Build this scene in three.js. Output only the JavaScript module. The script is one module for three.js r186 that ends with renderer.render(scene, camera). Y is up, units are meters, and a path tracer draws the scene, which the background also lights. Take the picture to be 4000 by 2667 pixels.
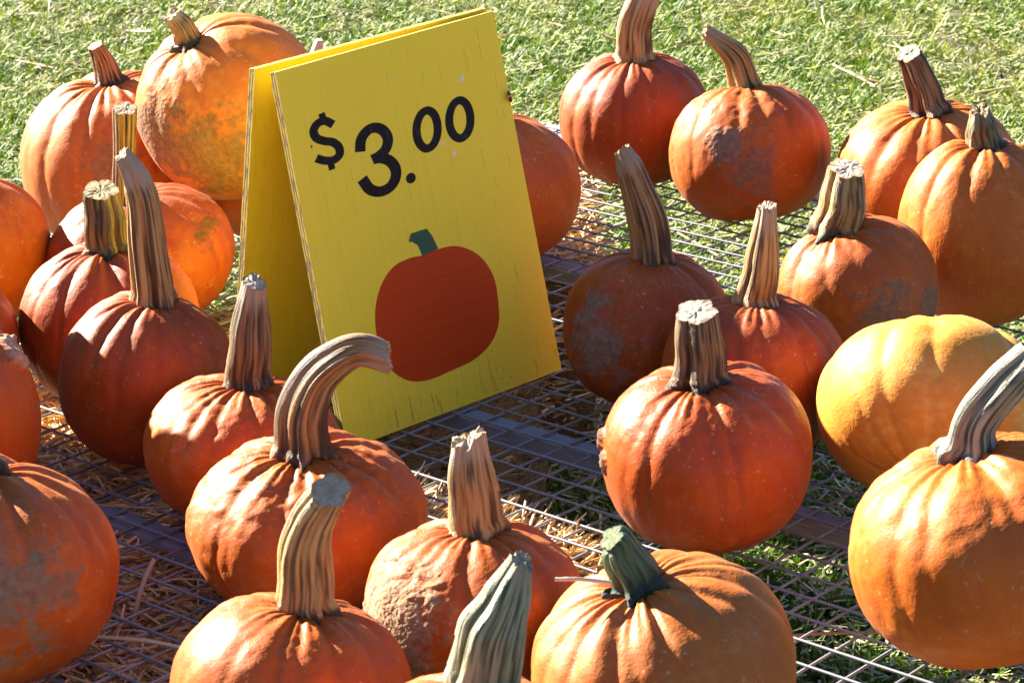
import * as THREE from 'three';
import { mergeGeometries } from 'three/addons/utils/BufferGeometryUtils.js';

// ------------------------------------------------------------ camera, sky, sun, exposure
const scene = new THREE.Scene();
const camera = new THREE.PerspectiveCamera(14.5, 1024 / 682, 0.1, 400);
camera.position.set(0.016, 1.352, 3.688);
camera.rotation.set(-19.05 * Math.PI / 180, 0, 0);
camera.focus = 3.9; camera.userData.fStop = 22;
scene.add(camera);

const SUN = new THREE.Vector3(-0.693, 0.472, -0.545).normalize();   // towards the sun: behind the bench and to its left
{
  const W = 128, H = 64, d = new Float32Array(W * H * 4);
  for (let j = 0; j < H; j++) for (let i = 0; i < W; i++) {
    const el = ((j + 0.5) / H - 0.5) * Math.PI, up = Math.max(0, Math.sin(el)), k = Math.pow(1 - up, 3);
    const zen = [0.085, 0.17, 0.40], hor = [0.42, 0.52, 0.66], o = (j * W + i) * 4;
    for (let c = 0; c < 3; c++) d[o + c] = (zen[c] * (1 - k) + hor[c] * k) * 0.28;
    d[o + 3] = 1;
  }
  const sky = new THREE.DataTexture(d, W, H, THREE.RGBAFormat, THREE.FloatType);
  sky.mapping = THREE.EquirectangularReflectionMapping; sky.magFilter = sky.minFilter = THREE.LinearFilter; sky.needsUpdate = true;
  scene.background = sky; scene.environment = sky;
}
const sun = new THREE.DirectionalLight(new THREE.Color(1, 0.92, 0.80), 5);
sun.position.copy(SUN).multiplyScalar(20); sun.castShadow = true;
sun.shadow.mapSize.set(4096, 4096); sun.shadow.bias = -0.0003;
Object.assign(sun.shadow.camera, { left: -6, right: 6, top: 6, bottom: -6, near: 1, far: 50 });
scene.add(sun, sun.target);
const renderer = new THREE.WebGLRenderer({ antialias: true });
renderer.toneMapping = THREE.LinearToneMapping;
renderer.toneMappingExposure = 6;
renderer.shadowMap.enabled = true;

// ------------------------------------------------------------ helpers
function rng(seed) { let a = seed >>> 0; return () => { a = (a + 0x6D2B79F5) | 0; let t = Math.imul(a ^ (a >>> 15), 1 | a); t = (t + Math.imul(t ^ (t >>> 7), 61 | t)) ^ t; return ((t ^ (t >>> 14)) >>> 0) / 4294967296; }; }
const PERM = new Uint8Array(512);
{ const r = rng(77), p = [...Array(256).keys()]; for (let i = 255; i > 0; i--) { const j = Math.floor(r() * (i + 1)); [p[i], p[j]] = [p[j], p[i]]; } for (let i = 0; i < 512; i++) PERM[i] = p[i & 255]; }
const GR = new Float32Array(1024 * 3);
{ const r = rng(99); for (let i = 0; i < 1024; i++) { const z = r() * 2 - 1, a = r() * 6.2832, q = Math.sqrt(1 - z * z) * 1.25; GR[i * 3] = Math.cos(a) * q; GR[i * 3 + 1] = Math.sin(a) * q; GR[i * 3 + 2] = z * 1.25; } }
function n3(x, y, z) {   // gradient noise
  const X = Math.floor(x), Y = Math.floor(y), Z = Math.floor(z); x -= X; y -= Y; z -= Z;
  const u = x * x * x * (x * (x * 6 - 15) + 10), v = y * y * y * (y * (y * 6 - 15) + 10), w = z * z * z * (z * (z * 6 - 15) + 10), y0 = Y & 255, z0 = Z & 255;
  const a = PERM[X & 255], b = PERM[(X + 1) & 255], aa = PERM[a + y0], ab = PERM[(a + y0 + 1) & 511], ba = PERM[b + y0], bb = PERM[(b + y0 + 1) & 511];
  const x1 = x - 1, y1 = y - 1, z1 = z - 1;
  let i = PERM[aa + z0] * 3; const g000 = GR[i] * x + GR[i + 1] * y + GR[i + 2] * z;
  i = PERM[ba + z0] * 3; const g100 = GR[i] * x1 + GR[i + 1] * y + GR[i + 2] * z;
  i = PERM[ab + z0] * 3; const g010 = GR[i] * x + GR[i + 1] * y1 + GR[i + 2] * z;
  i = PERM[bb + z0] * 3; const g110 = GR[i] * x1 + GR[i + 1] * y1 + GR[i + 2] * z;
  const zz = (z0 + 1) & 255;
  i = PERM[aa + zz] * 3; const g001 = GR[i] * x + GR[i + 1] * y + GR[i + 2] * z1;
  i = PERM[ba + zz] * 3; const g101 = GR[i] * x1 + GR[i + 1] * y + GR[i + 2] * z1;
  i = PERM[ab + zz] * 3; const g011 = GR[i] * x + GR[i + 1] * y1 + GR[i + 2] * z1;
  i = PERM[bb + zz] * 3; const g111 = GR[i] * x1 + GR[i + 1] * y1 + GR[i + 2] * z1;
  const p = g000 + u * (g100 - g000), q = g010 + u * (g110 - g010), r = g001 + u * (g101 - g001), t = g011 + u * (g111 - g011);
  const e = p + v * (q - p), f = r + v * (t - r); return e + w * (f - e);
}
const fbm = (x, y, z, o = 4) => { let s = 0, a = 0.5; for (let i = 0; i < o; i++) { s += a * n3(x, y, z); x *= 2.03; y *= 2.03; z *= 2.03; a *= 0.5; } return s; };
const clamp = (x, a = 0, b = 1) => Math.min(b, Math.max(a, x));
const sstep = (a, b, x) => { const t = clamp((x - a) / (b - a)); return t * t * (3 - 2 * t); };
const mix = (a, b, t) => a + (b - a) * t;
const mix3 = (a, b, t) => [mix(a[0], b[0], t), mix(a[1], b[1], t), mix(a[2], b[2], t)];
const toS = (c) => Math.round(255 * (c <= 0.0031308 ? 12.92 * Math.max(c, 0) : 1.055 * Math.pow(Math.min(c, 1), 1 / 2.4) - 0.055));
const used = {};
const numbered = (n) => { used[n] = (used[n] ?? -1) + 1; return used[n] ? `${n}_${String(used[n]).padStart(3, '0')}` : n; };
function shade(o) { o.traverse((m) => { if (m.isMesh) { m.castShadow = true; m.receiveShadow = true; } }); return o; }
function mesh(name, geo, mat, parent, label) { const m = new THREE.Mesh(geo, mat); m.name = parent === scene ? numbered(name) : name; m.castShadow = m.receiveShadow = true; if (label) m.userData.label = label; parent.add(m); return m; }
function thing(name, label, category, group) { const g = new THREE.Group(); g.name = numbered(name); g.userData = { label, category }; if (group) g.userData.group = group; scene.add(g); return g; }
function pixels(w, h, srgb, f) {
  const d = new Uint8Array(w * h * 4);
  for (let j = 0; j < h; j++) for (let i = 0; i < w; i++) { const o = (j * w + i) * 4, c = f((i + 0.5) / w, (j + 0.5) / h, i, j); d[o] = srgb ? toS(c[0]) : clamp(c[0]) * 255; d[o + 1] = srgb ? toS(c[1]) : clamp(c[1]) * 255; d[o + 2] = srgb ? toS(c[2]) : clamp(c[2]) * 255; d[o + 3] = 255; }
  const t = new THREE.DataTexture(d, w, h); t.magFilter = THREE.LinearFilter; t.minFilter = THREE.LinearMipmapLinearFilter; t.generateMipmaps = true; t.wrapS = t.wrapT = THREE.RepeatWrapping; if (srgb) t.colorSpace = THREE.SRGBColorSpace; t.needsUpdate = true; return t;
}
// the wire bench's own axes: b runs to the right and nearer, a runs to the left and nearer
const YAW = 39.7 * Math.PI / 180, BX = Math.cos(YAW), BZ = Math.sin(YAW), CA = 0.05215, CB = 0.05;
const grid = (a, b, y = 0) => new THREE.Vector3(b * CB * BX - a * CA * BZ, y, b * CB * BZ + a * CA * BX);
const GROUND = -0.42;

// ------------------------------------------------------------ ground
{
  const tex = pixels(512, 512, true, (u, v, i, j) => {
    const n = fbm(i * 0.03, j * 0.03, 3.1, 4), m = n3(i * 0.21, j * 0.21, 9.7);
    return mix3([0.035, 0.045, 0.014], [0.13, 0.105, 0.05], clamp(0.45 + n * 0.9 + m * 0.35));
  });
  tex.repeat.set(160, 160);
  const g = new THREE.PlaneGeometry(160, 160, 1, 1); g.rotateX(-Math.PI / 2);
  const m = mesh('ground', g, new THREE.MeshStandardMaterial({ map: tex, roughness: 0.95 }), scene);
  m.position.set(0, GROUND, -40); m.userData.kind = 'structure';
}

// ------------------------------------------------------------ grass
function bladeGeo(r, count, spread, hMin, hMax, wid, lie) {
  const pos = [], idx = [], col = [];
  for (let k = 0; k < count; k++) {
    const tn = r(), tint = lie ? [1, 1, 1].map(() => mix(0.55, 1.15, tn)) : tn < 0.16 ? [1.8, 1.45, 1.6] : tn < 0.36 ? [1.5, 1.3, 0.9] : tn < 0.75 ? [1, 1, 1] : [0.6, 0.75, 0.8];
    const x0 = (r() - 0.5) * spread, z0 = (r() - 0.5) * spread, az = r() * Math.PI * 2, h = mix(hMin, hMax, r()), lean = lie ? mix(1.2, 1.52, r()) : mix(0.15, 1.4, Math.pow(r(), 0.8)), curl = lie ? (r() - 0.5) * 0.5 : mix(0.1, 1.0, r());
    const w = wid * mix(0.65, 1.25, r()), dx = Math.cos(az), dz = Math.sin(az), y0 = lie ? mix(0.006, 0.03, r()) : 0, roll = (r() - 0.5) * 1.2;
    let px = x0, py = y0, pz = z0; const S = 3, base = pos.length / 3;
    for (let s = 0; s <= S; s++) {
      const t = s / S, an = lean + curl * t, ww = w * (lie ? 1 - 0.5 * Math.abs(t - 0.5) : 1 - Math.pow(t, 1.6)) * 0.5 + 0.0001;
      const sx = -dz * Math.cos(roll), sz = dx * Math.cos(roll), sy = Math.sin(roll) * 0.8;
      pos.push(px - sx * ww, py - sy * ww, pz - sz * ww, px + sx * ww, py + sy * ww, pz + sz * ww); col.push(...tint, ...tint);
      px += dx * Math.sin(an) * h / S; pz += dz * Math.sin(an) * h / S; py = Math.max(0.003, py + Math.cos(an) * h / S);
      if (s < S) { const q = base + s * 2; idx.push(q, q + 1, q + 2, q + 1, q + 3, q + 2); }
    }
  }
  const g = new THREE.BufferGeometry(); g.setAttribute('position', new THREE.Float32BufferAttribute(pos, 3)); g.setAttribute('color', new THREE.Float32BufferAttribute(col, 3)); g.setIndex(idx); g.computeVertexNormals(); return g;
}
function scatter(name, geo, mat, n, seed, place, color, parent = scene, label, category) {
  const m = new THREE.InstancedMesh(geo, mat, n), r = rng(seed), M = new THREE.Matrix4(), c = new THREE.Color();
  for (let i = 0; i < n; i++) { place(r, M, i); m.setMatrixAt(i, M); color(r, c, M); m.setColorAt(i, c); }
  m.name = parent === scene ? numbered(name) : name; m.userData.kind = 'stuff'; if (label) m.userData.label = label; if (category) m.userData.category = category; m.castShadow = m.receiveShadow = true; parent.add(m); return m;
}
{
  const r0 = rng(5);
  const green = new THREE.MeshPhysicalMaterial({ color: 0xffffff, vertexColors: true, roughness: 0.55, transmission: 0.5, thickness: 0, side: THREE.DoubleSide, specularIntensity: 0.5 });
  const dry = new THREE.MeshStandardMaterial({ color: 0xffffff, vertexColors: true, roughness: 0.34, side: THREE.DoubleSide });
  const Q = new THREE.Quaternion(), Y = new THREE.Vector3(0, 1, 0), V = new THREE.Vector3(), Sc = new THREE.Vector3();
  const spot = (r) => {   // lawn round and behind the bench
    const z = mix(1.3, -7.2, Math.pow(r(), 0.9)), half = 0.2 * (3.9 - z) * 1.05 + 0.25; return V.set(mix(-half, half, r()), GROUND, z);
  };
  const patch = (p) => fbm(p.x * 1.7, p.z * 1.1, 4.4, 3) + 0.35 * n3(p.x * 7, p.z * 7, 1.3);
  const put = (s0, s1) => (r, M) => { let p; do { p = spot(r); } while (r() < sstep(0.0, 0.45, patch(p)) * 0.9); const s = mix(s0, s1, r()); Q.setFromAxisAngle(Y, r() * 6.283); M.compose(p, Q, Sc.set(s, s * mix(0.75, 1.2, r()), s)); };
  for (let k = 0; k < 4; k++)
    scatter('grass', bladeGeo(r0, 13, 0.05, 0.016, 0.05, 0.0046, false), green, 11000, 100 + k, put(0.7, 1.35), (r, c, M) => {
      const p = patch(V.setFromMatrixPosition(M)), t = r(); const y = clamp(0.3 + p * 1.3 + (t - 0.5) * 0.8);
      const q = mix3([0.115, 0.25, 0.010], [0.36, 0.40, 0.04], y); c.setRGB(q[0], q[1], q[2]);
    }, scene, 'short mown green grass of the lawn around and under the bench', 'grass');
  for (let k = 0; k < 2; k++)   // taller single blades the mower missed
    scatter('grass', bladeGeo(r0, 4, 0.09, 0.035, 0.075, 0.0046, false), green, 1500, 160 + k, put(0.7, 1.2), (r, c) => { const q = mix3([0.16, 0.30, 0.014], [0.40, 0.44, 0.06], r()); c.setRGB(q[0], q[1], q[2]); }, scene, 'taller stray grass blades standing out of the mown lawn', 'grass');
  for (let k = 0; k < 3; k++)
    scatter('grass_clippings', bladeGeo(r0, 5, 0.08, 0.015, 0.05, 0.0044, true), dry, 6500, 200 + k, (r, M) => { const p = spot(r); const s = mix(0.6, 1.3, r()); Q.setFromAxisAngle(Y, r() * 6.283); M.compose(p.setY(GROUND + 0.012 * r()), Q, Sc.set(s, 1, s)); },
      (r, c) => { const t = r(), q = t < 0.55 ? mix3([0.44, 0.44, 0.15], [0.64, 0.62, 0.34], r()) : mix3([0.28, 0.30, 0.11], [0.46, 0.38, 0.21], r()); c.setRGB(q[0], q[1], q[2]); }, scene, 'pale dry cut blades scattered over the green lawn', 'grass clippings');
}

// ------------------------------------------------------------ straw
const strawGeo = (() => {   // a split hollow stalk, one metre long along x, of unit radius in y and z
  const g = new THREE.CylinderGeometry(1, 0.8, 1, 5, 2, true, 0, 4.6); g.rotateZ(Math.PI / 2); const p = g.attributes.position;
  for (let i = 0; i < p.count; i++) { const x = p.getX(i); p.setY(i, p.getY(i) * (Math.abs(x) > 0.4 ? 0.7 : 1) + (Math.abs(x) < 0.1 ? 0.8 : 0)); }
  g.computeVertexNormals(); return g;
})();
const strawMat = new THREE.MeshStandardMaterial({ color: 0xffffff, roughness: 0.5, side: THREE.DoubleSide });
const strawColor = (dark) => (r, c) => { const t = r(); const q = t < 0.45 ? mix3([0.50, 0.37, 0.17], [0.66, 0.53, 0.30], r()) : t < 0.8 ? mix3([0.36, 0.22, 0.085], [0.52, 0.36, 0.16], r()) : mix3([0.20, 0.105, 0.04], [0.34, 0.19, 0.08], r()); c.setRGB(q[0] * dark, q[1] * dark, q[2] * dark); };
function strawMatrix(M, p, yaw, pitch, len, rad, roll) {
  const e = new THREE.Euler(roll, yaw, pitch, 'YZX'); M.compose(p, new THREE.Quaternion().setFromEuler(e), new THREE.Vector3(len, rad, rad));
}
function strawBale(label, center, yaw, len, wid, top, n, seed, bright = 1.4) {
  const g = thing('straw_bale', label, 'straw bale'); g.position.set(center.x, GROUND, center.z); g.rotation.y = yaw;
  const h = top - GROUND, core = new THREE.BoxGeometry(len, h - 0.03, wid, 24, 8, 12), p = core.attributes.position;
  for (let i = 0; i < p.count; i++) { const x = p.getX(i), y = p.getY(i), z = p.getZ(i), k = 0.02 * n3(x * 14 + seed, y * 14, z * 14); p.setXYZ(i, x + k, y + (h - 0.03) / 2 + k * 0.6, z + 0.02 * n3(x * 14, y * 14 + 7, z * 14 + seed)); }
  core.computeVertexNormals();
  mesh('bale_core', core, new THREE.MeshStandardMaterial({ map: coreTex, bumpMap: coreTex, bumpScale: 0.01, roughness: 0.95 }), g);
  scatter('straw', strawGeo, strawMat, n, seed, (r, M) => {
    const face = r(), v = new THREE.Vector3();
    let yw = r() < 0.6 ? (r() - 0.5) * 0.9 + Math.PI / 2 * (r() < 0.5) : r() * 3.14, pt = (r() - 0.5) * 0.35;
    if (face < 0.7) { v.set((r() - 0.5) * len, h - 0.03 + 0.035 * r() * r(), (r() - 0.5) * wid); if (r() < 0.05) pt = (r() - 0.5) * 1.8; if (r() < 0.05) { v.z = -wid / 2 + 0.03 * r(); v.y = h - 0.02 + 0.02 * r(); yw = 1.57 + (r() - 0.5) * 1.2; pt = mix(-0.2, 0.7, r()); } }
    else if (face < 0.85) v.set((r() < 0.5 ? -0.5 : 0.5) * (len + 0.02 * r()), r() * h, (r() - 0.5) * wid);
    else v.set((r() - 0.5) * len, r() * h, (r() < 0.5 ? -0.5 : 0.5) * (wid + 0.02 * r()));
    strawMatrix(M, v, yw, pt, mix(0.03, 0.13, r() * r()), mix(0.0012, 0.0036, r() * r()), r() * 6.3);
  }, strawColor(bright), g);
  const tw = new THREE.MeshStandardMaterial({ color: new THREE.Color(0.32, 0.2, 0.09), roughness: 0.9 });
  for (const f of [-0.28, 0.28]) { const e = 0.004, pts = [[0, -wid / 2 - e], [h, -wid / 2 - e], [h, wid / 2 + e], [0, wid / 2 + e]].map(([y, z]) => new THREE.Vector3(f * len, y, z)); mesh('twine', new THREE.TubeGeometry(new THREE.CatmullRomCurve3(pts, false, 'catmullrom', 0.05), 40, 0.0025, 6), tw, g); }
  return shade(g);
}
const coreTex = pixels(256, 256, true, (u, v, i, j) => { const n = n3(i * 0.06, j * 0.4, 2) + 0.6 * n3(i * 0.3, j * 0.07, 8); return mix3([0.05, 0.03, 0.012], [0.34, 0.22, 0.09], clamp(0.4 + n * 0.7)); });
coreTex.repeat.set(3, 2);
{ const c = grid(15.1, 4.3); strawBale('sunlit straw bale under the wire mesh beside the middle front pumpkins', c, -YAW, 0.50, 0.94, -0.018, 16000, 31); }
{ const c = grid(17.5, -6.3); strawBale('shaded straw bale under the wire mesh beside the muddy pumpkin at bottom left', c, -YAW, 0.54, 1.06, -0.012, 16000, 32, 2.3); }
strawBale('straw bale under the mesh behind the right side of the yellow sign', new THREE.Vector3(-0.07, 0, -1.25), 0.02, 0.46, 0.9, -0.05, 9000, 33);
strawBale('straw bale added under the bench beneath the sign and pumpkins left of it to block the sun', new THREE.Vector3(-0.44, 0, -0.26), -YAW, 0.5, 1.0, -0.05, 6000, 35, 0.9);  // bale put here to stop sunlight slipping in under the mesh
strawBale('low straw bale under the mesh beyond the orange pumpkin at bottom right', grid(9.6, 24), -YAW, 0.7, 0.5, -0.17, 9000, 34);
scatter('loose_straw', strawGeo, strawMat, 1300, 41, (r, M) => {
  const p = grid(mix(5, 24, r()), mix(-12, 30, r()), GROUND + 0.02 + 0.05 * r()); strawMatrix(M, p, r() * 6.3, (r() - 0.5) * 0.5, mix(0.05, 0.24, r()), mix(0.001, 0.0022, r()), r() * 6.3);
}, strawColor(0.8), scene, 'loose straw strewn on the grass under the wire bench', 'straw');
scatter('loose_straw', strawGeo, strawMat, 260, 42, (r, M) => {
  const z = mix(-6.5, -1.4, r()), half = 0.2 * (3.9 - z); strawMatrix(M, new THREE.Vector3(mix(-half, half, r()), GROUND + 0.03, z), r() * 6.3, (r() - 0.5) * 0.3, mix(0.06, 0.2, r()), mix(0.002, 0.0045, r()), r() * 6.3);
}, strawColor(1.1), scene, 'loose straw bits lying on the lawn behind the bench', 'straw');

// ------------------------------------------------------------ wire bench
{
  const g = thing('wire_bench', 'low bench top of square wire mesh on weathered grey battens, carrying all the pumpkins', 'bench');
  const wireMat = new THREE.MeshStandardMaterial({ color: new THREE.Color(0.27, 0.28, 0.31), roughness: 0.45, metalness: 0.3 });
  const A0 = -24.5, A1 = 27, B0 = -29, B1 = 42, r = rng(9);
  const strand = (p, q, y) => {
    const pts = []; for (let i = 0; i <= 12; i++) { const t = i / 12; pts.push(new THREE.Vector3().lerpVectors(p, q, t).add(new THREE.Vector3((r() - 0.5) * 0.0016, y + (r() - 0.5) * 0.0012, (r() - 0.5) * 0.0016))); }
    return new THREE.TubeGeometry(new THREE.CatmullRomCurve3(pts), 48, 0.00195, 8);
  };
  for (let a = Math.ceil(A0); a <= A1; a++) mesh('wire', strand(grid(a, B0), grid(a, B1), -0.002), wireMat, g);
  for (let b = B0; b <= B1; b++) mesh('wire', strand(grid(A0, b), grid(A1, b), -0.0056), wireMat, g);
  { const P = []; for (let a = Math.ceil(A0); a <= A1; a++) for (let b = B0; b <= B1; b++) P.push([a, b]); scatter('weld_bead', new THREE.SphereGeometry(0.0024, 6, 4), wireMat, P.length, 17, (q, M, i) => { const p = grid(P[i][0], P[i][1], -0.0038); M.makeTranslation(p.x, p.y, p.z); }, (q, c) => c.setScalar(mix(0.6, 1, q())), g); }
  const tex = pixels(512, 128, true, (u, v, i, j) => { const n = 0.5 * n3(i * 0.012, j * 0.35, 5) + 0.5 * n3(i * 0.05, j * 0.9, 1) + 0.5 * fbm(i * 0.03, j * 0.05, 8, 3); return mix3([0.14, 0.148, 0.17], [0.36, 0.37, 0.40], clamp(0.5 + n * 0.9)); });
  tex.repeat.set(3, 1);
  const wood = new THREE.MeshStandardMaterial({ map: tex, bumpMap: tex, bumpScale: 0.0015, roughness: 0.85 });
  for (const [a, w] of [[-24.2, 0.07], [-10.9, 0.04], [1.5, 0.038], [12.75, 0.042], [25, 0.042]]) {
    const L = (B1 - B0) * CB, bg = new THREE.BoxGeometry(L, 0.026, w, 40, 1, 1), p = bg.attributes.position;
    for (let i = 0; i < p.count; i++) { const x = p.getX(i); p.setZ(i, p.getZ(i) + 0.0025 * n3(x * 3, a, 1)); p.setY(i, p.getY(i) - 0.0012 * (1 + n3(x * 5, a, p.getZ(i) * 30))); }
    bg.computeVertexNormals();
    const m = mesh('batten', bg, wood, g); m.position.copy(grid(a, (B0 + B1) / 2, -0.0085 - 0.0125)); m.rotation.y = -YAW;
  }
  for (const [a, b] of [[-24, -28], [-24, 41], [26, -28], [26, 41]]) { const pg = new THREE.BoxGeometry(0.05, 0.386, 0.05); const m = mesh('leg', pg, wood, g); m.position.copy(grid(a, b, GROUND + 0.193)); m.rotation.y = -YAW; }
}

// ------------------------------------------------------------ pumpkins
const tiltQ = (t) => new THREE.Quaternion().setFromUnitVectors(new THREE.Vector3(0, 1, 0), new THREE.Vector3(t[0], 1, t[1]).normalize());
const PC = Math.cos(19.05 * Math.PI / 180), PS = Math.sin(19.05 * Math.PI / 180);
// a direction out of the pumpkin, given right, up and towards the aisle it faces
const facing = (dx, dy) => { const dz = Math.sqrt(Math.max(0, 1 - dx * dx - dy * dy)); return new THREE.Vector3(dx, dy * PC + dz * PS, dz * PC - dy * PS); };
const RED = [[0.36, 0.066, 0.005], [0.27, 0.041, 0.003], [0.45, 0.115, 0.013]];
const ORANGE = [[0.45, 0.098, 0.005], [0.36, 0.064, 0.003], [0.54, 0.165, 0.02]];
const TAN = [[0.46, 0.13, 0.014], [0.37, 0.09, 0.009], [0.54, 0.20, 0.034]];
const LIGHT = [[0.54, 0.135, 0.007], [0.44, 0.09, 0.005], [0.62, 0.23, 0.036]];
const PALE = [[0.68, 0.32, 0.045], [0.62, 0.23, 0.022], [0.78, 0.52, 0.17]];
const MUD = [0.19, 0.128, 0.07], CLAY = [0.22, 0.125, 0.075], GREY = [0.20, 0.15, 0.10];

function pumpkinBody(s, seed) {
  const r = rng(seed * 7919 + 13), q = tiltQ(s.tilt), qi = q.clone().invert();
  const n = s.ribs ?? 15, ang = [], dep = [], wid = [], fade = [], wob = [];
  for (let i = 0; i < n; i++) { ang.push((i + (r() - 0.5) * 0.75) / n * Math.PI * 2); dep.push(mix(0.35, 1.25, r())); wid.push(mix(0.045, 0.10, r())); fade.push(mix(-0.5, 0.55, r())); wob.push(r() * 20); }
  const dirt = (s.dirt ?? []).map(([dx, dy, rad, amt, h = 0, col = MUD, thr = 0.5]) => ({ d: facing(dx, dy).applyQuaternion(qi), rad, amt, h, col, thr }));
  const dirtAt = (x, y, z) => {   // how much soil sticks here, how thick, of what colour
    let best = 0, hh = 0, col = MUD;
    for (const k of dirt) {
      const dd = Math.hypot(x - k.d.x, y - k.d.y, z - k.d.z); if (dd > k.rad * 1.7) continue;
      const f = fbm(x * 4 + seed, y * 4, z * 4, 4) * 1.5 + 0.55 * n3(x * 17, y * 17 + seed, z * 17) + 0.35 * n3(x * 40, y * 40 + seed, z * 40);
      const m = sstep(k.thr - 0.24, k.thr + 0.24, (1.15 - dd / k.rad * 0.9) * 0.98 * k.amt + f * 0.62) * sstep(1.7, 1.2, dd / k.rad);
      if (m > best) { best = m; col = k.col; } hh = Math.max(hh, m * k.h);
    }
    return [best, hh, col];
  };
  const NU = s.far ? 96 : 208, NV = s.far ? 48 : 104, pos = [], uv = [], idx = [], lump = s.lump ?? 0.35, sq = s.square ?? 0.88;
  for (let j = 0; j <= NV; j++) {
    const tv = j / NV, ph = (tv - 0.5) * Math.PI, sp = Math.sin(ph), cp = Math.cos(ph);
    for (let i = 0; i <= NU; i++) {
      const th = (i === NU ? 0 : i) / NU * Math.PI * 2, c = Math.cos(th), d = Math.sin(th);
      const ux = cp * c, uy = sp, uz = cp * d;
      let R = s.a * Math.pow(cp, sq), y = s.b * Math.sign(sp) * Math.pow(Math.abs(sp), 0.92);
      let cr = 0;
      const topF = sstep(0.1, 0.9, sp), botF = sstep(-0.2, -0.9, sp);
      for (let k = 0; k < n; k++) {
        let da = th - ang[k] - 0.05 * n3(wob[k], sp * 2.2, 1); da = Math.atan2(Math.sin(da), Math.cos(da));
        const ww = wid[k] * (1 + 1.6 * topF), e = da / ww; if (Math.abs(e) > 3.5) continue;
        const len = sstep(fade[k] - 0.55 - (s.low ?? 0), fade[k] + 0.35 - (s.low ?? 0), sp) * (1 + 0.5 * n3(wob[k], sp * 5, 4)) + 0.35 * botF + 0.12;
        cr += dep[k] * len * (0.7 * Math.exp(-e * e) + 0.3 * Math.exp(-e * e * 6));
      }
      const big = fbm(ux * 1.3 + seed, uy * 1.3, uz * 1.3, 2) * 0.05 * (0.5 + lump);
      const wrt = (n3(ux * 9 + seed, uy * 5, uz * 9) * 0.010 + n3(ux * 22, uy * 11 + seed, uz * 22) * 0.004) * lump * (1 + 1.2 * topF);
      let f = 1 - cr * (0.019 + 0.036 * topF * (1 - 0.4 * sstep(0.9, 1, sp))) * (s.crease ?? 1) + big + wrt;
      const near = sstep(0.68, 0.99, sp); f -= near * 0.022 * (s.crease ?? 1) * (0.5 + 0.5 * Math.sin(th * n * 1.5 + 4 * n3(c * 2 + seed, d * 2, 0)));
      R *= f; y *= 1 + (f - 1) * 0.8;
      const rr = R / s.a; if (sp > 0) y -= 0.12 * s.b * Math.exp(-rr * rr / 0.075); else y += 0.10 * s.b * Math.exp(-rr * rr / 0.08);
      const [m, hh] = dirt.length ? dirtAt(ux, uy, uz) : [0, 0];
      if (hh > 0) { const k = 1 + hh * (0.8 + 0.5 * n3(ux * 26, uy * 26, uz * 26 + seed)) / s.a; R *= k; y *= k; }
      pos.push(R * c, y, R * d); uv.push(i / NU, tv);
      if (i < NU && j < NV) { const a = j * (NU + 1) + i, b = a + NU + 1; if (j > 0) idx.push(a, b, a + 1); if (j < NV - 1) idx.push(a + 1, b, b + 1); }
    }
  }
  const g = new THREE.BufferGeometry(); g.setAttribute('position', new THREE.Float32BufferAttribute(pos, 3)); g.setAttribute('uv', new THREE.Float32BufferAttribute(uv, 2)); g.setIndex(idx); g.computeVertexNormals();
  const nn = g.attributes.normal; for (let j = 0; j <= NV; j++) { const a = j * (NU + 1), b = a + NU, v = new THREE.Vector3(nn.getX(a) + nn.getX(b), nn.getY(a) + nn.getY(b), nn.getZ(a) + nn.getZ(b)).normalize(); nn.setXYZ(a, v.x, v.y, v.z); nn.setXYZ(b, v.x, v.y, v.z); }
  // rind colour, relief and gloss
  const [c0, c1, c2] = s.skin, TW = s.far ? 192 : 560, TH = s.far ? 96 : 280, relief = new Uint8Array(TW * TH * 4);
  const freckle = s.freckle ?? 0.55;
  const map = pixels(TW, TH, true, (u, v, i, j) => {
    const th = u * Math.PI * 2, ph = (v - 0.5) * Math.PI, cp = Math.cos(ph), x = cp * Math.cos(th), y = Math.sin(ph), z = cp * Math.sin(th);
    const broad = fbm(x * 1.6 + seed * 3, y * 1.6, z * 1.6, 3), streak = n3(Math.cos(th) * 15 + seed, Math.sin(th) * 15, ph * 0.9) * 0.6 + n3(Math.cos(th) * 38, Math.sin(th) * 38 + seed, ph * 1.6) * 0.4;
    const grain = n3(x * 90, y * 90, z * 90 + seed), mott = fbm(x * 11, y * 11 + seed, z * 11, 3);
    let c = mix3(c0, c1, clamp(0.45 + broad * 1.2 + streak * 0.45));
    c = mix3(c, c2, clamp(-broad * 0.9 + streak * 0.5 + mott * 0.7 - 0.10));
    const g1 = 1 + grain * 0.10 + mott * 0.10; c = [c[0] * g1, c[1] * g1 * (1 + mott * 0.15), c[2] * g1];
    // bloom, pale scuffs and scars
    const film = sstep(0.05, 0.55, fbm(x * 2.6 + 9, y * 2.6 + seed, z * 2.6, 4) + 0.25 * streak) * 0.09; c = mix3(c, [0.46, 0.25, 0.17], film);
    const sc = n3(x * 34 + seed * 2, y * 20, z * 34), sb = fbm(x * 3, y * 3 + seed * 5, z * 3, 2);
    const crk = sstep(0.022, 0.004, Math.abs(n3(x * 5 + seed, y * 2.2, z * 5) + 0.25 * n3(x * 14, y * 14, z * 14))) * sstep(0.18, 0.4, fbm(x * 2.2 + seed * 7, y * 2.2, z * 2.2, 2) + 0.2), scar = Math.max(sstep(0.50, 0.64, sc + sb * 0.45) * freckle, crk * 0.35); c = mix3(c, [0.50, 0.36, 0.27], scar);
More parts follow.
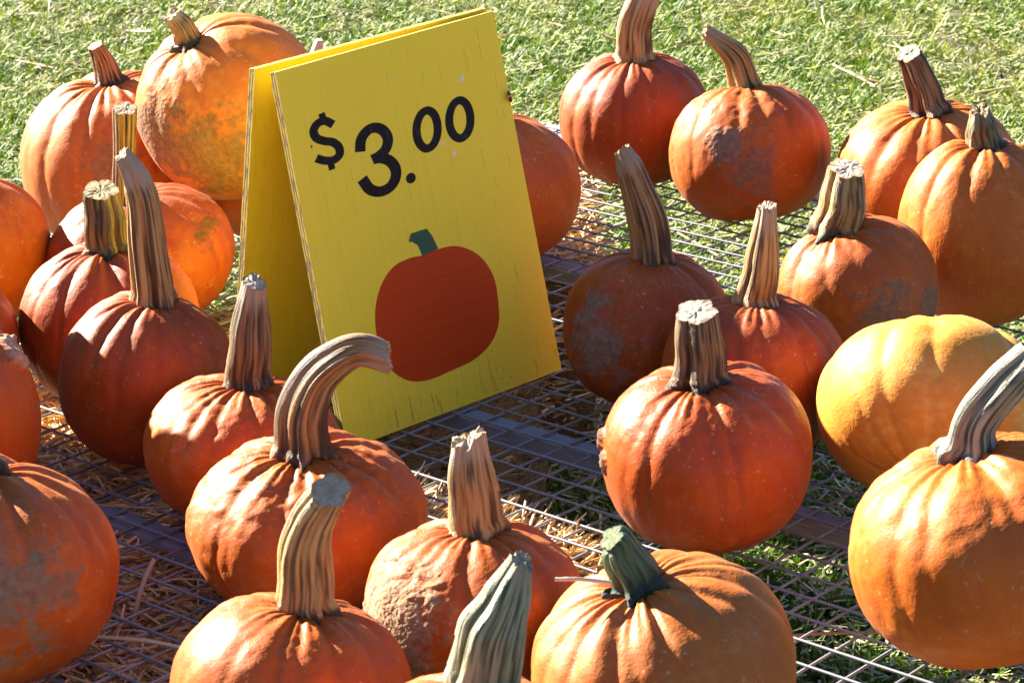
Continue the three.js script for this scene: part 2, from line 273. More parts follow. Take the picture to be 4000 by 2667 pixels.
    const spk = sstep(0.60, 0.72, n3(x * 60, y * 60 + seed, z * 60) + 0.35 * n3(x * 5, y * 5, z * 5 + seed)) * (s.specks ?? 0.25); c = mix3(c, [0.12, 0.055, 0.02], spk);
    const [m, , col] = dirt.length ? dirtAt(x, y, z) : [0, 0, MUD];
    const dn = fbm(x * 16, y * 16 + seed, z * 16, 3), cc = [col[0] * (1 + dn * 0.7), col[1] * (1 + dn * 0.75), col[2] * (1 + dn * 0.8)];
    c = mix3(c, cc, m * clamp(0.86 + 0.4 * n3(x * 45, y * 45 + seed, z * 45)));
    const o = (j * TW + i) * 4;
    const fine = 0.5 + 0.22 * n3(x * 70 + 5, y * 70, z * 70) + 0.22 * fbm(x * 26, y * 16, z * 26 + seed, 3) + m * (0.2 + 0.8 * n3(x * 26, y * 26 + 3, z * 26) + 0.8 * n3(x * 60, y * 60, z * 60));
    relief[o] = clamp(fine) * 255; relief[o + 1] = clamp((s.rough ?? 0.55) + mott * 0.16 + film * 0.6 + m * 0.5 + scar * 0.2) * 255; relief[o + 2] = 0; relief[o + 3] = 255;
    return c;
  });
  map.wrapT = THREE.ClampToEdgeWrapping;
  const rt = new THREE.DataTexture(relief, TW, TH); rt.magFilter = THREE.LinearFilter; rt.minFilter = THREE.LinearMipmapLinearFilter; rt.generateMipmaps = true; rt.wrapS = THREE.RepeatWrapping; rt.needsUpdate = true;
  return [g, new THREE.MeshPhysicalMaterial({ map, bumpMap: rt, bumpScale: 0.0013, roughnessMap: rt, roughness: 1, specularIntensity: 0.65, sheen: 0.08, sheenColor: new THREE.Color(1, 0.72, 0.55), sheenRoughness: 0.6 })];
}

const STEM = {   // two dry tones, one streak tone, the damp green at the foot, the broken end
  brown: [[0.17, 0.085, 0.028], [0.40, 0.235, 0.09], [0.028, 0.017, 0.010], [0.014, 0.020, 0.015], [0.34, 0.27, 0.19]],
  dark: [[0.08, 0.044, 0.019], [0.26, 0.16, 0.065], [0.012, 0.009, 0.008], [0.009, 0.013, 0.013], [0.40, 0.33, 0.24]],
  tan: [[0.30, 0.165, 0.05], [0.48, 0.31, 0.12], [0.07, 0.042, 0.016], [0.018, 0.028, 0.017], [0.42, 0.35, 0.25]],
  olive: [[0.12, 0.085, 0.022], [0.27, 0.19, 0.06], [0.016, 0.016, 0.009], [0.011, 0.018, 0.013], [0.30, 0.23, 0.12]],
  green: [[0.05, 0.11, 0.05], [0.13, 0.18, 0.07], [0.015, 0.032, 0.022], [0.012, 0.024, 0.017], [0.15, 0.16, 0.08]],
  moss: [[0.17, 0.165, 0.085], [0.36, 0.34, 0.20], [0.03, 0.042, 0.022], [0.04, 0.05, 0.03], [0.34, 0.29, 0.19]],
  straw: [[0.20, 0.145, 0.04], [0.42, 0.30, 0.10], [0.05, 0.05, 0.02], [0.03, 0.04, 0.02], [0.40, 0.32, 0.2]],
  grey: [[0.24, 0.20, 0.115], [0.44, 0.385, 0.25], [0.035, 0.038, 0.026], [0.05, 0.05, 0.035], [0.36, 0.31, 0.22]],
};
const fibre = pixels(256, 256, false, (u, v, i, j) => { const n = 0.5 + 0.5 * n3(i * 0.5, j * 0.03, 3) + 0.3 * n3(i * 0.13, j * 0.02, 7) + 0.25 * n3(i * 0.4, j * 0.3, 5); return [n, n, n]; }); fibre.repeat.set(2, 2);
const stemMat = new THREE.MeshStandardMaterial({ vertexColors: true, bumpMap: fibre, bumpScale: 0.0016, roughness: 0.6 });
const endMat = new THREE.MeshStandardMaterial({ vertexColors: true, roughness: 0.85 });
function stemParts(s, seed) {
  const r = rng(seed * 131 + 7), pal = STEM[s.kind], tone = s.kind;
  const pts = [new THREE.Vector3(0, -0.012, 0), new THREE.Vector3(0, 0, 0)], rad = [s.base * 0.92, s.base * 0.86];
  const q0 = s.stem[0]; pts.push(new THREE.Vector3(q0[0] * 0.22, q0[1] * 0.26, q0[2] * 0.2)); rad.push(mix(s.base * 0.82, q0[3], 0.62));
  for (const [x, y, z, w] of s.stem) { pts.push(new THREE.Vector3(x, y, z)); rad.push(w); }
  const curve = new THREE.CatmullRomCurve3(pts, false, 'centripetal'), NS = 72, NC = 80, L = curve.getLength();
  const cutD = new THREE.Vector3(...(s.face ?? [0, 0, 0.3])), OV = new THREE.Vector3(), twist = (r() - 0.5) * 1.4, ph0 = r() * 6.28, cut = s.cut ?? 'broken', lean = r() * 6.28, odd = [...Array(5)].map(() => mix(0.4, 1.45, r())), sh = [...Array(5)].map(() => (r() - 0.5) * 0.7);
  const pos = [], col = [], uv = [], idx = [], rim = [];
  let N = new THREE.Vector3(1, 0, 0); const T = new THREE.Vector3(), B = new THREE.Vector3();
  for (let j = 0; j <= NS; j++) {
    const t = j / NS, p = curve.getPoint(t), tt = t * (pts.length - 1), k = Math.min(pts.length - 2, Math.floor(tt)), rr = mix(rad[k], rad[k + 1], sstep(0, 1, tt - k) * 0.5 + (tt - k) * 0.5);
    curve.getTangent(t, T); N.addScaledVector(T, -N.dot(T)).normalize(); B.crossVectors(T, N);
    p.addScaledVector(N, rr * 0.22 * sstep(0.1, 0.3, t) * n3(t * 3.5, seed, 2)).addScaledVector(B, rr * 0.22 * sstep(0.1, 0.3, t) * n3(t * 3.5, seed, 9));
    const along = p.y >= 0 || j > 6 ? t * L : 0, foot = Math.exp(-Math.max(0, t * L - 0.010) / 0.014), up = sstep(0, 0.25, t);
    for (let i = 0; i <= NC; i++) {
      const th = (i === NC ? 0 : i) / NC * Math.PI * 2, a = th * 5 + ph0 + twist * t * 5;
      const lobe = Math.floor(((a / (2 * Math.PI)) % 5 + 5) % 5), am = odd[lobe], cs = Math.cos(a + sh[lobe] * Math.sin(a));
      const ridge = (1 - 0.35 * foot) * 1.15 * Math.sqrt(Math.abs(Math.cos((a + sh[lobe] * Math.sin(a)) / 2))) - 0.62;
      let f = 1 + ridge * (0.62 - 0.36 * t) * am + foot * 0.34 * Math.max(0, cs) * am - foot * 0.08;
      f += 0.05 * up * n3(Math.cos(th) * 5 + seed * 2, Math.sin(th) * 5, t * 1.2) + 0.06 * n3(Math.cos(th) * 3 + seed, Math.sin(th) * 3, t * 3) + 0.022 * n3(Math.cos(th) * 9, Math.sin(th) * 9 + seed, t * 9);
      let R = rr * f; const v = p.clone().addScaledVector(N, Math.cos(th) * R).addScaledVector(B, Math.sin(th) * R);
      if (j === NS || t > 0.9) { const w = sstep(0.9, 1, t); v.addScaledVector(T, w * rr * (cut === 'sawn' ? 0.03 * n3(Math.cos(th) * 3, Math.sin(th) * 3, seed) - OV.subVectors(v, p).dot(cutD) / rr : 0.7 * n3(Math.cos(th) * 1.6 + seed, Math.sin(th) * 1.6, 1) + 0.3 * n3(Math.cos(th) * 7, Math.sin(th) * 7 + seed, 4) + 0.35 * Math.cos(th - lean))); }
      pos.push(v.x, v.y, v.z); uv.push(i / NC, t); if (j === NS) rim.push(v);
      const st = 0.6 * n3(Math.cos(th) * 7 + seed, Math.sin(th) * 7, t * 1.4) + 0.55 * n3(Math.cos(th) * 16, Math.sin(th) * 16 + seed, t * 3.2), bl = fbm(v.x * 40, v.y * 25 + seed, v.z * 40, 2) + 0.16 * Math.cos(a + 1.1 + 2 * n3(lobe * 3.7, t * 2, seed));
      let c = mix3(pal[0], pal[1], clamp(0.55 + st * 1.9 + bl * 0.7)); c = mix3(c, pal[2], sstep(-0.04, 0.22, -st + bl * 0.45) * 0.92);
      c = mix3(c, pal[3], clamp(sstep(0.044, 0.026, along + 0.016 * n3(Math.cos(th) * 4, Math.sin(th) * 4, seed)) * 0.9));
      if (cut !== 'sawn') c = mix3(c, pal[4], sstep((s.pale ?? 0.88) - 0.03, (s.pale ?? 0.88) + 0.08, t + 0.10 * n3(Math.cos(th) * 4, Math.sin(th) * 4, seed + 3)) * 0.8);
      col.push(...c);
      if (i < NC && j < NS) { const a0 = j * (NC + 1) + i, b0 = a0 + NC + 1; idx.push(a0, a0 + 1, b0, a0 + 1, b0 + 1, b0); }
    }
  }
  const g = new THREE.BufferGeometry(); g.setAttribute('position', new THREE.Float32BufferAttribute(pos, 3)); g.setAttribute('uv', new THREE.Float32BufferAttribute(uv, 2)); g.setAttribute('color', new THREE.Float32BufferAttribute(col, 3)); g.setIndex(idx); g.computeVertexNormals();
  const nn = g.attributes.normal; for (let j = 0; j <= NS; j++) { const a = j * (NC + 1), b = a + NC, v = new THREE.Vector3(nn.getX(a) + nn.getX(b), nn.getY(a) + nn.getY(b), nn.getZ(a) + nn.getZ(b)).normalize(); nn.setXYZ(a, v.x, v.y, v.z); nn.setXYZ(b, v.x, v.y, v.z); }
  // the broken or sawn end
  const endTone = mix(1.0, 1.8, r()), endPith = r() < 0.5 ? 0.6 : 0.1, ep = [], ec = [], ei = [], c0 = rim.slice(0, NC).reduce((a, v) => a.add(v), new THREE.Vector3()).divideScalar(NC), rr = rad[rad.length - 1], K = 6;
  for (let k = 0; k <= K; k++) for (let i = 0; i <= NC; i++) {
    const f = k / K, v = c0.clone().lerp(rim[i], f), e = (1 - f * f * f) * rr;
    v.addScaledVector(T, e * (cut === 'sawn' ? 0.16 * n3(v.x * 260, v.y * 260, v.z * 260 + seed) : 0.55 * n3(v.x * 120 + seed, v.y * 120, v.z * 120) + 0.30 * n3(v.x * 330, v.y * 330, v.z * 330) - 0.1));
    ep.push(v.x, v.y, v.z); const m = clamp(0.5 + 0.9 * n3(v.x * 300, v.y * 300 + seed, v.z * 300)), pith = Math.exp(-f * f * 14); ec.push(...mix3(mix3(pal[4].map((x) => x * 0.6), pal[4].map((x) => x * endTone), m), pal[0], clamp(sstep(0.74, 0.98, f + 0.35 * n3(v.x * 160, v.y * 160, v.z * 160 + seed)) * 0.75 + pith * endPith)));
    if (k < K && i < NC) { const a0 = k * (NC + 1) + i, b0 = a0 + NC + 1; ei.push(a0, b0, a0 + 1, a0 + 1, b0, b0 + 1); }
  }
  const eg = new THREE.BufferGeometry(); eg.setAttribute('position', new THREE.Float32BufferAttribute(ep, 3)); eg.setAttribute('color', new THREE.Float32BufferAttribute(ec, 3)); eg.setIndex(ei); eg.computeVertexNormals();
  return [g, eg];
}
let pumpkinCount = 0;
function pumpkin(s) {
  const seed = ++pumpkinCount, q = tiltQ(s.tilt), ny = new THREE.Vector3(0, 1, 0).applyQuaternion(q).y;
  const sup = Math.sqrt(s.a * s.a * (1 - ny * ny) + s.b * s.b * ny * ny) + (s.lift ?? 0);
  const g = thing('pumpkin', s.label, 'pumpkin'); g.position.set(s.at[0], 0, s.at[1]);
  const [bg, bm] = pumpkinBody(s, seed);
  const rind = mesh('rind', bg, bm, g); rind.position.y = sup; rind.quaternion.copy(q);
  const [sg, eg] = stemParts(s, seed), top = new THREE.Vector3(0, s.b * 0.89, 0).applyQuaternion(q);
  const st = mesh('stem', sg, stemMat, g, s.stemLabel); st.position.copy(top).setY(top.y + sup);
  mesh('stem_end', eg, endMat, st);
  return g;
}
const LIST = [
  { label: 'dull orange pumpkin at far back left with clay smear and short leaning brown stem', at: [-0.646, -0.722], a: 0.172, b: 0.155, tilt: [-0.11, 0.06], base: 0.029, stem: [[-0.007, 0.031, 0, 0.017], [-0.020, 0.064, 0, 0.012]], kind: 'brown', cut: 'sawn', skin: TAN, ribs: 17, dirt: [[0.02, -0.12, 0.34, 1.1, 0.002, CLAY], [0.25, -0.5, 0.34, 0.9, 0, CLAY]] },
  { label: 'largest light orange pumpkin, tipped towards the left, its underside caked with mud', at: [-0.442, -0.55], lift: 0.146, a: 0.152, b: 0.1445, tilt: [-0.53, 0.28], base: 0.028, stem: [[-0.008, 0.024, 0, 0.017], [-0.026, 0.046, 0, 0.014]], kind: 'tan', skin: [[0.56, 0.165, 0.014], [0.47, 0.12, 0.010], [0.66, 0.29, 0.07]], ribs: 13, crease: 0.7, dirt: [[-0.72, -0.32, 0.55, 1.1, 0.001, MUD], [-0.2, -0.62, 0.65, 1.0, 0.001, [0.21, 0.135, 0.06]]] },
  { label: 'pumpkin with tall gnarled stem in the left back, below the largest light orange one', at: [-0.565, -0.308], a: 0.150, b: 0.108, tilt: [-0.20, 0.10], base: 0.019, stem: [[0.004, 0.064, 0, 0.014], [0.009, 0.148, 0, 0.017]], kind: 'brown', cut: 'sawn', skin: RED, ribs: 14, specks: 0.7, dirt: [[0.75, 0.35, 0.35, 0.55, 0, [0.12, 0.06, 0.025]]] },
  { label: 'dark orange pumpkin cut by the left photo edge, upper of the three bare ones there', at: [-0.85, -0.29], a: 0.150, b: 0.127, tilt: [0, 0], base: 0.027, stem: [[0.007, 0.085, 0, 0.013]], kind: 'brown', skin: ORANGE, ribs: 13 },
  { label: 'dark red sliver of pumpkin at the left edge between two larger cut-off pumpkins', at: [-0.818, 0.128], a: 0.140, b: 0.119, tilt: [0, 0], base: 0.024, stem: [[0.006, 0.083, 0, 0.012]], kind: 'brown', skin: RED },
  { label: 'red pumpkin with very thick fluted dark stem at left, behind the long pointed stem', at: [-0.561, 0.045], a: 0.128, b: 0.122, tilt: [-0.01, 0.01], base: 0.035, stem: [[-0.001, 0.051, 0, 0.026], [-0.001, 0.090, 0, 0.023]], kind: 'olive', cut: 'sawn', skin: RED, ribs: 16 },
  { label: 'red pumpkin with the longest straight tan and green stem with frayed pale tip', at: [-0.478, 0.269], a: 0.120, b: 0.119, tilt: [0.12, -0.07], base: 0.031, stem: [[-0.005, 0.081, 0, 0.021], [-0.011, 0.150, 0, 0.0185], [-0.016, 0.172, 0, 0.0165], [-0.034, 0.206, 0, 0.0105]], kind: 'tan', pale: 0.74, skin: RED, ribs: 17, dirt: [[-0.92, -0.25, 0.3, 0.65, 0.001, MUD]] },
  { label: 'pinkish orange pumpkin with split dark striped stem in front of the sign\'s left edge', at: [-0.329, 0.477], a: 0.128, b: 0.097, tilt: [0.08, -0.04], base: 0.033, stem: [[0.005, 0.068, 0, 0.024], [0.014, 0.138, 0, 0.014]], kind: 'dark', skin: ORANGE, ribs: 18, lump: 0.7, crease: 1.2, dirt: [[0.97, 0.1, 0.22, 1, 0.004, GREY]] },
  { label: 'orange lumpy pumpkin with thick stem curving over to the right before the sign', at: [-0.229, 0.726], a: 0.143, b: 0.102, tilt: [-0.05, 0.05], base: 0.039, stem: [[0.001, 0.052, 0, 0.027], [0.026, 0.104, 0, 0.022], [0.067, 0.129, 0, 0.018], [0.105, 0.118, 0, 0.016]], kind: 'brown', skin: ORANGE, ribs: 18, lump: 1.05, crease: 1.2, stemLabel: 'striped brown stem bent over to the right' },
  { label: 'pumpkin half cut by the left photo edge, just above the muddy one at bottom left', at: [-0.742, 0.513], a: 0.160, b: 0.148, tilt: [0, 0], base: 0.022, stem: [[0.005, 0.066, 0, 0.011]], kind: 'brown', skin: ORANGE, ribs: 13, dirt: [[0.80, 0.58, 0.22, 1.1, 0.012, [0.42, 0.31, 0.2]]] },
  { label: 'muddy pumpkin in the bottom left corner with grey soil over its front', at: [-0.588, 0.922], a: 0.160, b: 0.127, tilt: [0.12, -0.12], base: 0.029, stem: [[-0.011, 0.040, 0, 0.019], [-0.020, 0.076, 0, 0.017]], kind: 'tan', skin: ORANGE, ribs: 14, dirt: [[0.22, -0.15, 0.95, 1.0, 0.0006, GREY, 0.62]] },
  { label: 'front pumpkin with smooth tan stem sawn off slanting to the right, cut by bottom edge', at: [-0.213, 1.174], a: 0.125, b: 0.100, tilt: [0.16, -0.12], base: 0.031, stem: [[0.002, 0.055, 0, 0.024], [0.013, 0.102, 0.004, 0.020], [0.031, 0.136, 0.012, 0.017]], kind: 'tan', cut: 'sawn', face: [-0.3, 0, 0.55], skin: ORANGE, ribs: 17, lump: 0.6, dirt: [[-0.3, 0.0, 0.14, 0.75, 0, GREY]] },
  { label: 'pumpkin with dried mud caked on its left cheek, in the middle of the front', at: [-0.026, 0.963], a: 0.124, b: 0.099, tilt: [0.01, -0.09], base: 0.034, stem: [[-0.005, 0.059, 0, 0.024], [-0.007, 0.109, 0, 0.017]], kind: 'tan', skin: ORANGE, ribs: 16, lump: 0.6, dirt: [[-0.74, 0.0, 0.62, 1.2, 0.0035, [0.30, 0.225, 0.135]], [-0.72, -0.5, 0.42, 1.1, 0.003, [0.26, 0.19, 0.11]]] },
  { label: 'pumpkin barely in view at the bottom edge, with a grey green slanting stem', at: [-0.019, 1.413], a: 0.140, b: 0.112, tilt: [0.06, -0.18], base: 0.034, stem: [[0.012, 0.061, 0, 0.027], [0.025, 0.096, 0, 0.020], [0.040, 0.133, 0, 0.011]], kind: 'moss', skin: ORANGE },
  { label: 'tan orange ribbed pumpkin at bottom with a short curled dark green stem', at: [0.174, 1.146], a: 0.140, b: 0.112, tilt: [-0.28, 0.09], base: 0.029, stem: [[-0.013, 0.030, 0, 0.019], [-0.022, 0.050, 0.002, 0.015], [-0.030, 0.056, 0.004, 0.012]], kind: 'green', cut: 'sawn', face: [0.2, 0, 0.2], skin: TAN, ribs: 19, crease: 1.1, lump: 0.2 },
  { label: 'glossy red orange pumpkin with thick blunt brown stem, right of the sign in the middle', at: [0.261, 0.550], a: 0.133, b: 0.118, tilt: [-0.11, 0.14], base: 0.036, stem: [[-0.003, 0.047, 0, 0.026], [-0.007, 0.090, 0, 0.023]], kind: 'dark', cut: 'sawn', skin: [[0.43, 0.078, 0.006], [0.34, 0.05, 0.005], [0.52, 0.14, 0.02]], rough: 0.46, ribs: 15, lump: 0.5, dirt: [[-0.985, 0.16, 0.12, 1.2, 0.008, [0.09, 0.06, 0.035]], [-0.98, -0.06, 0.13, 1.2, 0.006, [0.09, 0.06, 0.035]]] },
  { label: 'orange pumpkin at right front with a pale grey stem arching to the right', at: [0.559, 0.874], a: 0.159, b: 0.129, tilt: [-0.26, -0.12], base: 0.036, stem: [[0.007, 0.037, 0, 0.022], [0.036, 0.084, 0, 0.022], [0.073, 0.116, 0, 0.020]], kind: 'grey', skin: LIGHT, ribs: 15, lump: 0.6, stemLabel: 'weathered pale grey arching stem' },
  { label: 'pale yellow orange pumpkin on its side at the right, its stem out of sight', at: [0.562, 0.425], a: 0.150, b: 0.112, tilt: [0.15, -1.05], low: 1.1, base: 0.017, stem: [[0.001, 0.003, -0.006, 0.013], [0.002, 0.005, -0.012, 0.011]], kind: 'tan', skin: PALE, ribs: 12, crease: 0.95, lump: 0.05 },
  { label: 'red pumpkin flecked with grey soil, right beside the sign, with frayed slanting stem', at: [0.210, 0.041], a: 0.122, b: 0.114, tilt: [0.07, -0.01], base: 0.033, stem: [[-0.009, 0.064, 0, 0.025], [-0.027, 0.116, 0, 0.020], [-0.035, 0.138, 0, 0.018], [-0.047, 0.163, 0, 0.0115]], kind: 'brown', pale: 0.78, skin: RED, ribs: 14, dirt: [[-0.62, -0.2, 0.6, 1.0, 0.0015, GREY, 0.55], [-0.62, 0.28, 0.28, 0.9, 0.001, GREY], [-0.3, -0.55, 0.4, 0.7, 0, GREY, 0.58]] },
  { label: 'red pumpkin with tapering tan stem, behind the glossy one with the blunt stem', at: [0.346, 0.245], a: 0.127, b: 0.115, tilt: [0.01, -0.03], base: 0.034, stem: [[0.006, 0.060, 0, 0.022], [0.010, 0.137, 0, 0.012]], kind: 'tan', skin: RED, ribs: 17, dirt: [[0.55, -0.5, 0.3, 0.8, 0, GREY]] },
  { label: 'pumpkin with clay patches on its front and a wide fluted tan stem, at right', at: [0.536, -0.146], a: 0.121, b: 0.110, tilt: [-0.34, 0.0], base: 0.041, stem: [[0.005, 0.049, 0, 0.030], [0.008, 0.095, 0, 0.024]], kind: 'tan', cut: 'sawn', skin: ORANGE, ribs: 16, dirt: [[0.25, -0.3, 0.5, 0.95, 0.0015, CLAY], [0.84, -0.2, 0.28, 1.1, 0.001, CLAY]] },
  { label: 'orange pumpkin at far back right with dark leaning stem cut white on top', at: [0.726, -0.727], a: 0.155, b: 0.128, tilt: [-0.03, 0.10], base: 0.039, stem: [[-0.020, 0.058, 0, 0.023], [-0.043, 0.102, 0.006, 0.019]], kind: 'dark', cut: 'sawn', skin: LIGHT, ribs: 16 },
  { label: 'tall orange pumpkin cut by the right photo edge, with a short curved olive stem', at: [0.748, -0.320], a: 0.129, b: 0.150, tilt: [-0.01, -0.04], base: 0.038, stem: [[-0.005, 0.027, 0, 0.022], [-0.013, 0.059, 0, 0.014]], kind: 'olive', skin: LIGHT, ribs: 13, crease: 0.8, specks: 0.5 },
  { label: 'orange pumpkin with grey mud down its front and thin stem bent back to the left', at: [0.434, -0.882], a: 0.142, b: 0.125, tilt: [-0.06, -0.22], base: 0.030, stem: [[-0.019, 0.056, 0, 0.021], [-0.074, 0.105, 0, 0.010]], kind: 'straw', skin: ORANGE, ribs: 13, lump: 0.7, dirt: [[-0.38, 0.0, 0.30, 1.15, 0.002, GREY], [-0.12, -0.28, 0.58, 0.85, 0.001, [0.19, 0.12, 0.08], 0.56]] },
  { label: 'deep red pumpkin at the back, right of the sign, whose stem leaves the picture', at: [0.243, -1.136], a: 0.140, b: 0.125, tilt: [-0.04, 0.03], base: 0.040, stem: [[0.000, 0.057, 0, 0.029], [0.024, 0.134, 0, 0.025]], kind: 'tan', skin: RED, ribs: 17 },
  { label: 'red orange pumpkin half hidden behind the right side of the yellow sign', at: [-0.020, -0.649], a: 0.152, b: 0.128, tilt: [0, -0.07], base: 0.029, stem: [[-0.006, 0.05, 0, 0.018], [-0.017, 0.07, 0, 0.015]], kind: 'brown', skin: ORANGE, ribs: 14 },
  { label: 'sliver of pumpkin between the largest one and the sign\'s back panel', at: [-0.385, -0.77], a: 0.13, b: 0.111, tilt: [0, 0], base: 0.027, stem: [[0.003, 0.04, 0, 0.013]], kind: 'brown', skin: ORANGE, lump: 1 },
  { label: 'pumpkin added out of sight behind the yellow sign to shade the wires at the back', at: [-0.18, -1.02], a: 0.14, b: 0.125, tilt: [0, 0], base: 0.028, stem: [[0, 0.04, 0, 0.018], [0.01, 0.06, 0, 0.014]], kind: 'brown', skin: RED, far: 1 },  // unseen pumpkin, placed for the shadow it throws over the far wires
  // on the part of the bench left of the picture; their shadows fall into it
  { label: 'orange pumpkin on the bench beyond the left end of the picture, farthest of three', at: [-1.10, -0.02], a: 0.15, b: 0.125, tilt: [0, 0.05], base: 0.028, stem: [[0, 0.05, 0, 0.018], [0.01, 0.09, 0, 0.014]], kind: 'brown', skin: ORANGE, far: 1 },
  { label: 'red orange pumpkin lying on top of others beyond the left end of the picture', at: [-0.93, 0.17], lift: 0.2, a: 0.14, b: 0.12, tilt: [0.1, 0.1], base: 0.028, stem: [[0, 0.05, 0, 0.018], [0.01, 0.09, 0, 0.014]], kind: 'brown', skin: ORANGE, far: 1 },
  { label: 'red pumpkin on the bench beyond the left end of the picture, second of three', at: [-1.02, 0.36], a: 0.14, b: 0.12, tilt: [0.05, 0], base: 0.028, stem: [[0, 0.05, 0, 0.018], [0.01, 0.09, 0, 0.014]], kind: 'olive', skin: RED, far: 1 },
  { label: 'orange pumpkin on the bench beyond the left end of the picture, nearest of three', at: [-0.98, 0.70], a: 0.15, b: 0.13, tilt: [0, 0], base: 0.028, stem: [[0, 0.05, 0, 0.018], [0.01, 0.09, 0, 0.014]], kind: 'tan', skin: ORANGE, far: 1 },
];
for (const s of LIST) pumpkin(s);

// ------------------------------------------------------------ folding price sign
{
  const g = thing('price_sign', 'yellow folding plywood price sign reading $3.00 over a painted pumpkin', 'sign');
  const V = (x, y, z) => new THREE.Vector3(x, y, z);
  const PW = 1024, PH = 1232, cv = document.createElement('canvas'); cv.width = PW; cv.height = PH; const k = cv.getContext('2d');
  const r = rng(2024), X = (s) => s * PW, Y = (t) => t * PH;
  k.fillStyle = '#f7e33e'; k.fillRect(0, 0, PW, PH);
  // paint laid on with a brush: streaks of slightly different yellows along the grain
  for (let i = 0; i < 2600; i++) { const x = r() * PW, y = r() * PH, l = 60 + r() * 400; k.strokeStyle = r() < 0.5 ? `rgba(206,176,40,${0.02 + 0.05 * r()})` : `rgba(252,236,104,${0.02 + 0.05 * r()})`; k.lineWidth = 1 + r() * 4; k.beginPath(); k.moveTo(x, y); k.lineTo(x + (r() - 0.5) * 6, y + l); k.stroke(); }
  const cl = document.createElement('canvas'); cl.width = PW; cl.height = PH; const kl = cl.getContext('2d');
  for (const c of [k, kl]) { c.lineCap = 'butt'; c.lineJoin = 'round'; c.strokeStyle = '#0b0b0f'; c.fillStyle = '#0b0b0f'; }
  const spline = (c, pts, w, closed, wide = 1) => {   // a brush stroke; the letters are drawn wider than tall
    const q = new THREE.CatmullRomCurve3(pts.map(([s, t]) => V(X(s) / wide, Y(t), 0)), !!closed).getPoints(160);
    c.save(); c.scale(wide, 1); c.lineWidth = w; c.beginPath(); q.forEach((p, i) => i ? c.lineTo(p.x, p.y) : c.moveTo(p.x, p.y)); if (closed) c.closePath(); c.restore();
  };
  const sx = 0.012;   // lettering sits this far to the left once the panel's edge is counted
  const letter = (P, w, closed) => { const q = new THREE.CatmullRomCurve3(P.map(([s, t]) => V(X(s - sx) / 1.5, Y(t), 0)), !!closed).getPoints(160); kl.save(); kl.scale(1.5, 1); kl.lineWidth = w; kl.beginPath(); q.forEach((p, i) => i ? kl.lineTo(p.x, p.y) : kl.moveTo(p.x, p.y)); if (closed) kl.closePath(); kl.stroke(); kl.restore(); };
  letter([[0.208, 0.172], [0.175, 0.156], [0.143, 0.158], [0.122, 0.173], [0.128, 0.192], [0.158, 0.206], [0.193, 0.216], [0.214, 0.234], [0.211, 0.252], [0.185, 0.261], [0.147, 0.256], [0.112, 0.243]], 25);
  letter([[0.168, 0.135], [0.173, 0.156]], 19); letter([[0.167, 0.256], [0.169, 0.284]], 19);
  letter([[0.300, 0.262], [0.314, 0.232], [0.345, 0.215], [0.378, 0.212], [0.412, 0.224], [0.429, 0.250], [0.413, 0.275], [0.377, 0.288], [0.345, 0.292]], 32);
  letter([[0.352, 0.291], [0.385, 0.295], [0.420, 0.310], [0.438, 0.334], [0.431, 0.358], [0.402, 0.376], [0.356, 0.380], [0.314, 0.366], [0.287, 0.332]], 33);
  kl.beginPath(); kl.ellipse(X(0.498 - sx), Y(0.372), 23, 17, 0, 0, 7); kl.fill();
  const zero = (cx) => letter([[0.047, 0.009], [0.033, 0.032], [0.009, 0.047], [-0.017, 0.050], [-0.038, 0.039], [-0.050, 0.018], [-0.048, -0.008], [-0.033, -0.031], [-0.010, -0.046], [0.016, -0.049], [0.038, -0.038], [0.049, -0.017]].map(([a, b]) => [cx + a, 0.2595 + b]), 26, true);
  zero(0.610); zero(0.7655);
  // worn strokes: the brush's grain shows through the black
  kl.globalCompositeOperation = 'source-atop';
  for (let i = 0; i < 1500; i++) { const x = X(0.08 + r() * 0.78), y = Y(0.12 + r() * 0.29), l = 8 + r() * 40; kl.strokeStyle = r() < 0.75 ? `rgba(70,76,92,${0.08 + 0.30 * r()})` : `rgba(180,178,160,${0.06 + 0.25 * r()})`; kl.lineWidth = 0.8 + r() * 1.4; kl.beginPath(); kl.moveTo(x, y); kl.lineTo(x + (r() - 0.5) * 3, y + l); kl.stroke(); }
  k.drawImage(cl, 0, 0);
  k.fillStyle = '#c2440e'; spline(k, [[0.484, 0.580], [0.555, 0.577], [0.634, 0.582], [0.707, 0.609], [0.756, 0.648], [0.782, 0.700], [0.779, 0.768], [0.762, 0.820], [0.718, 0.859], [0.635, 0.888], [0.511, 0.898], [0.399, 0.900], [0.332, 0.888], [0.281, 0.862], [0.244, 0.825], [0.226, 0.774], [0.230, 0.703], [0.255, 0.650], [0.296, 0.610], [0.355, 0.583], [0.425, 0.577]].map(([s, t]) => [s - sx, t]), 4, true); k.fill();
  k.save(); k.clip(); for (let i = 0; i < 900; i++) { const x = X(0.2 + r() * 0.62), y = Y(0.57 + r() * 0.33), l = 30 + r() * 200; k.strokeStyle = r() < 0.5 ? `rgba(140,34,10,${0.06 + 0.10 * r()})` : `rgba(190,62,26,${0.05 + 0.10 * r()})`; k.lineWidth = 1 + r() * 3; k.beginPath(); k.moveTo(x, y); k.lineTo(x + l, y + (r() - 0.5) * 10); k.stroke(); }
  for (const y of [0.70, 0.765, 0.64]) { k.strokeStyle = 'rgba(214,120,70,0.15)'; k.lineWidth = 3; k.beginPath(); k.moveTo(X(0.2), Y(y + 0.006)); k.lineTo(X(0.8), Y(y - 0.004)); k.stroke(); } k.restore();
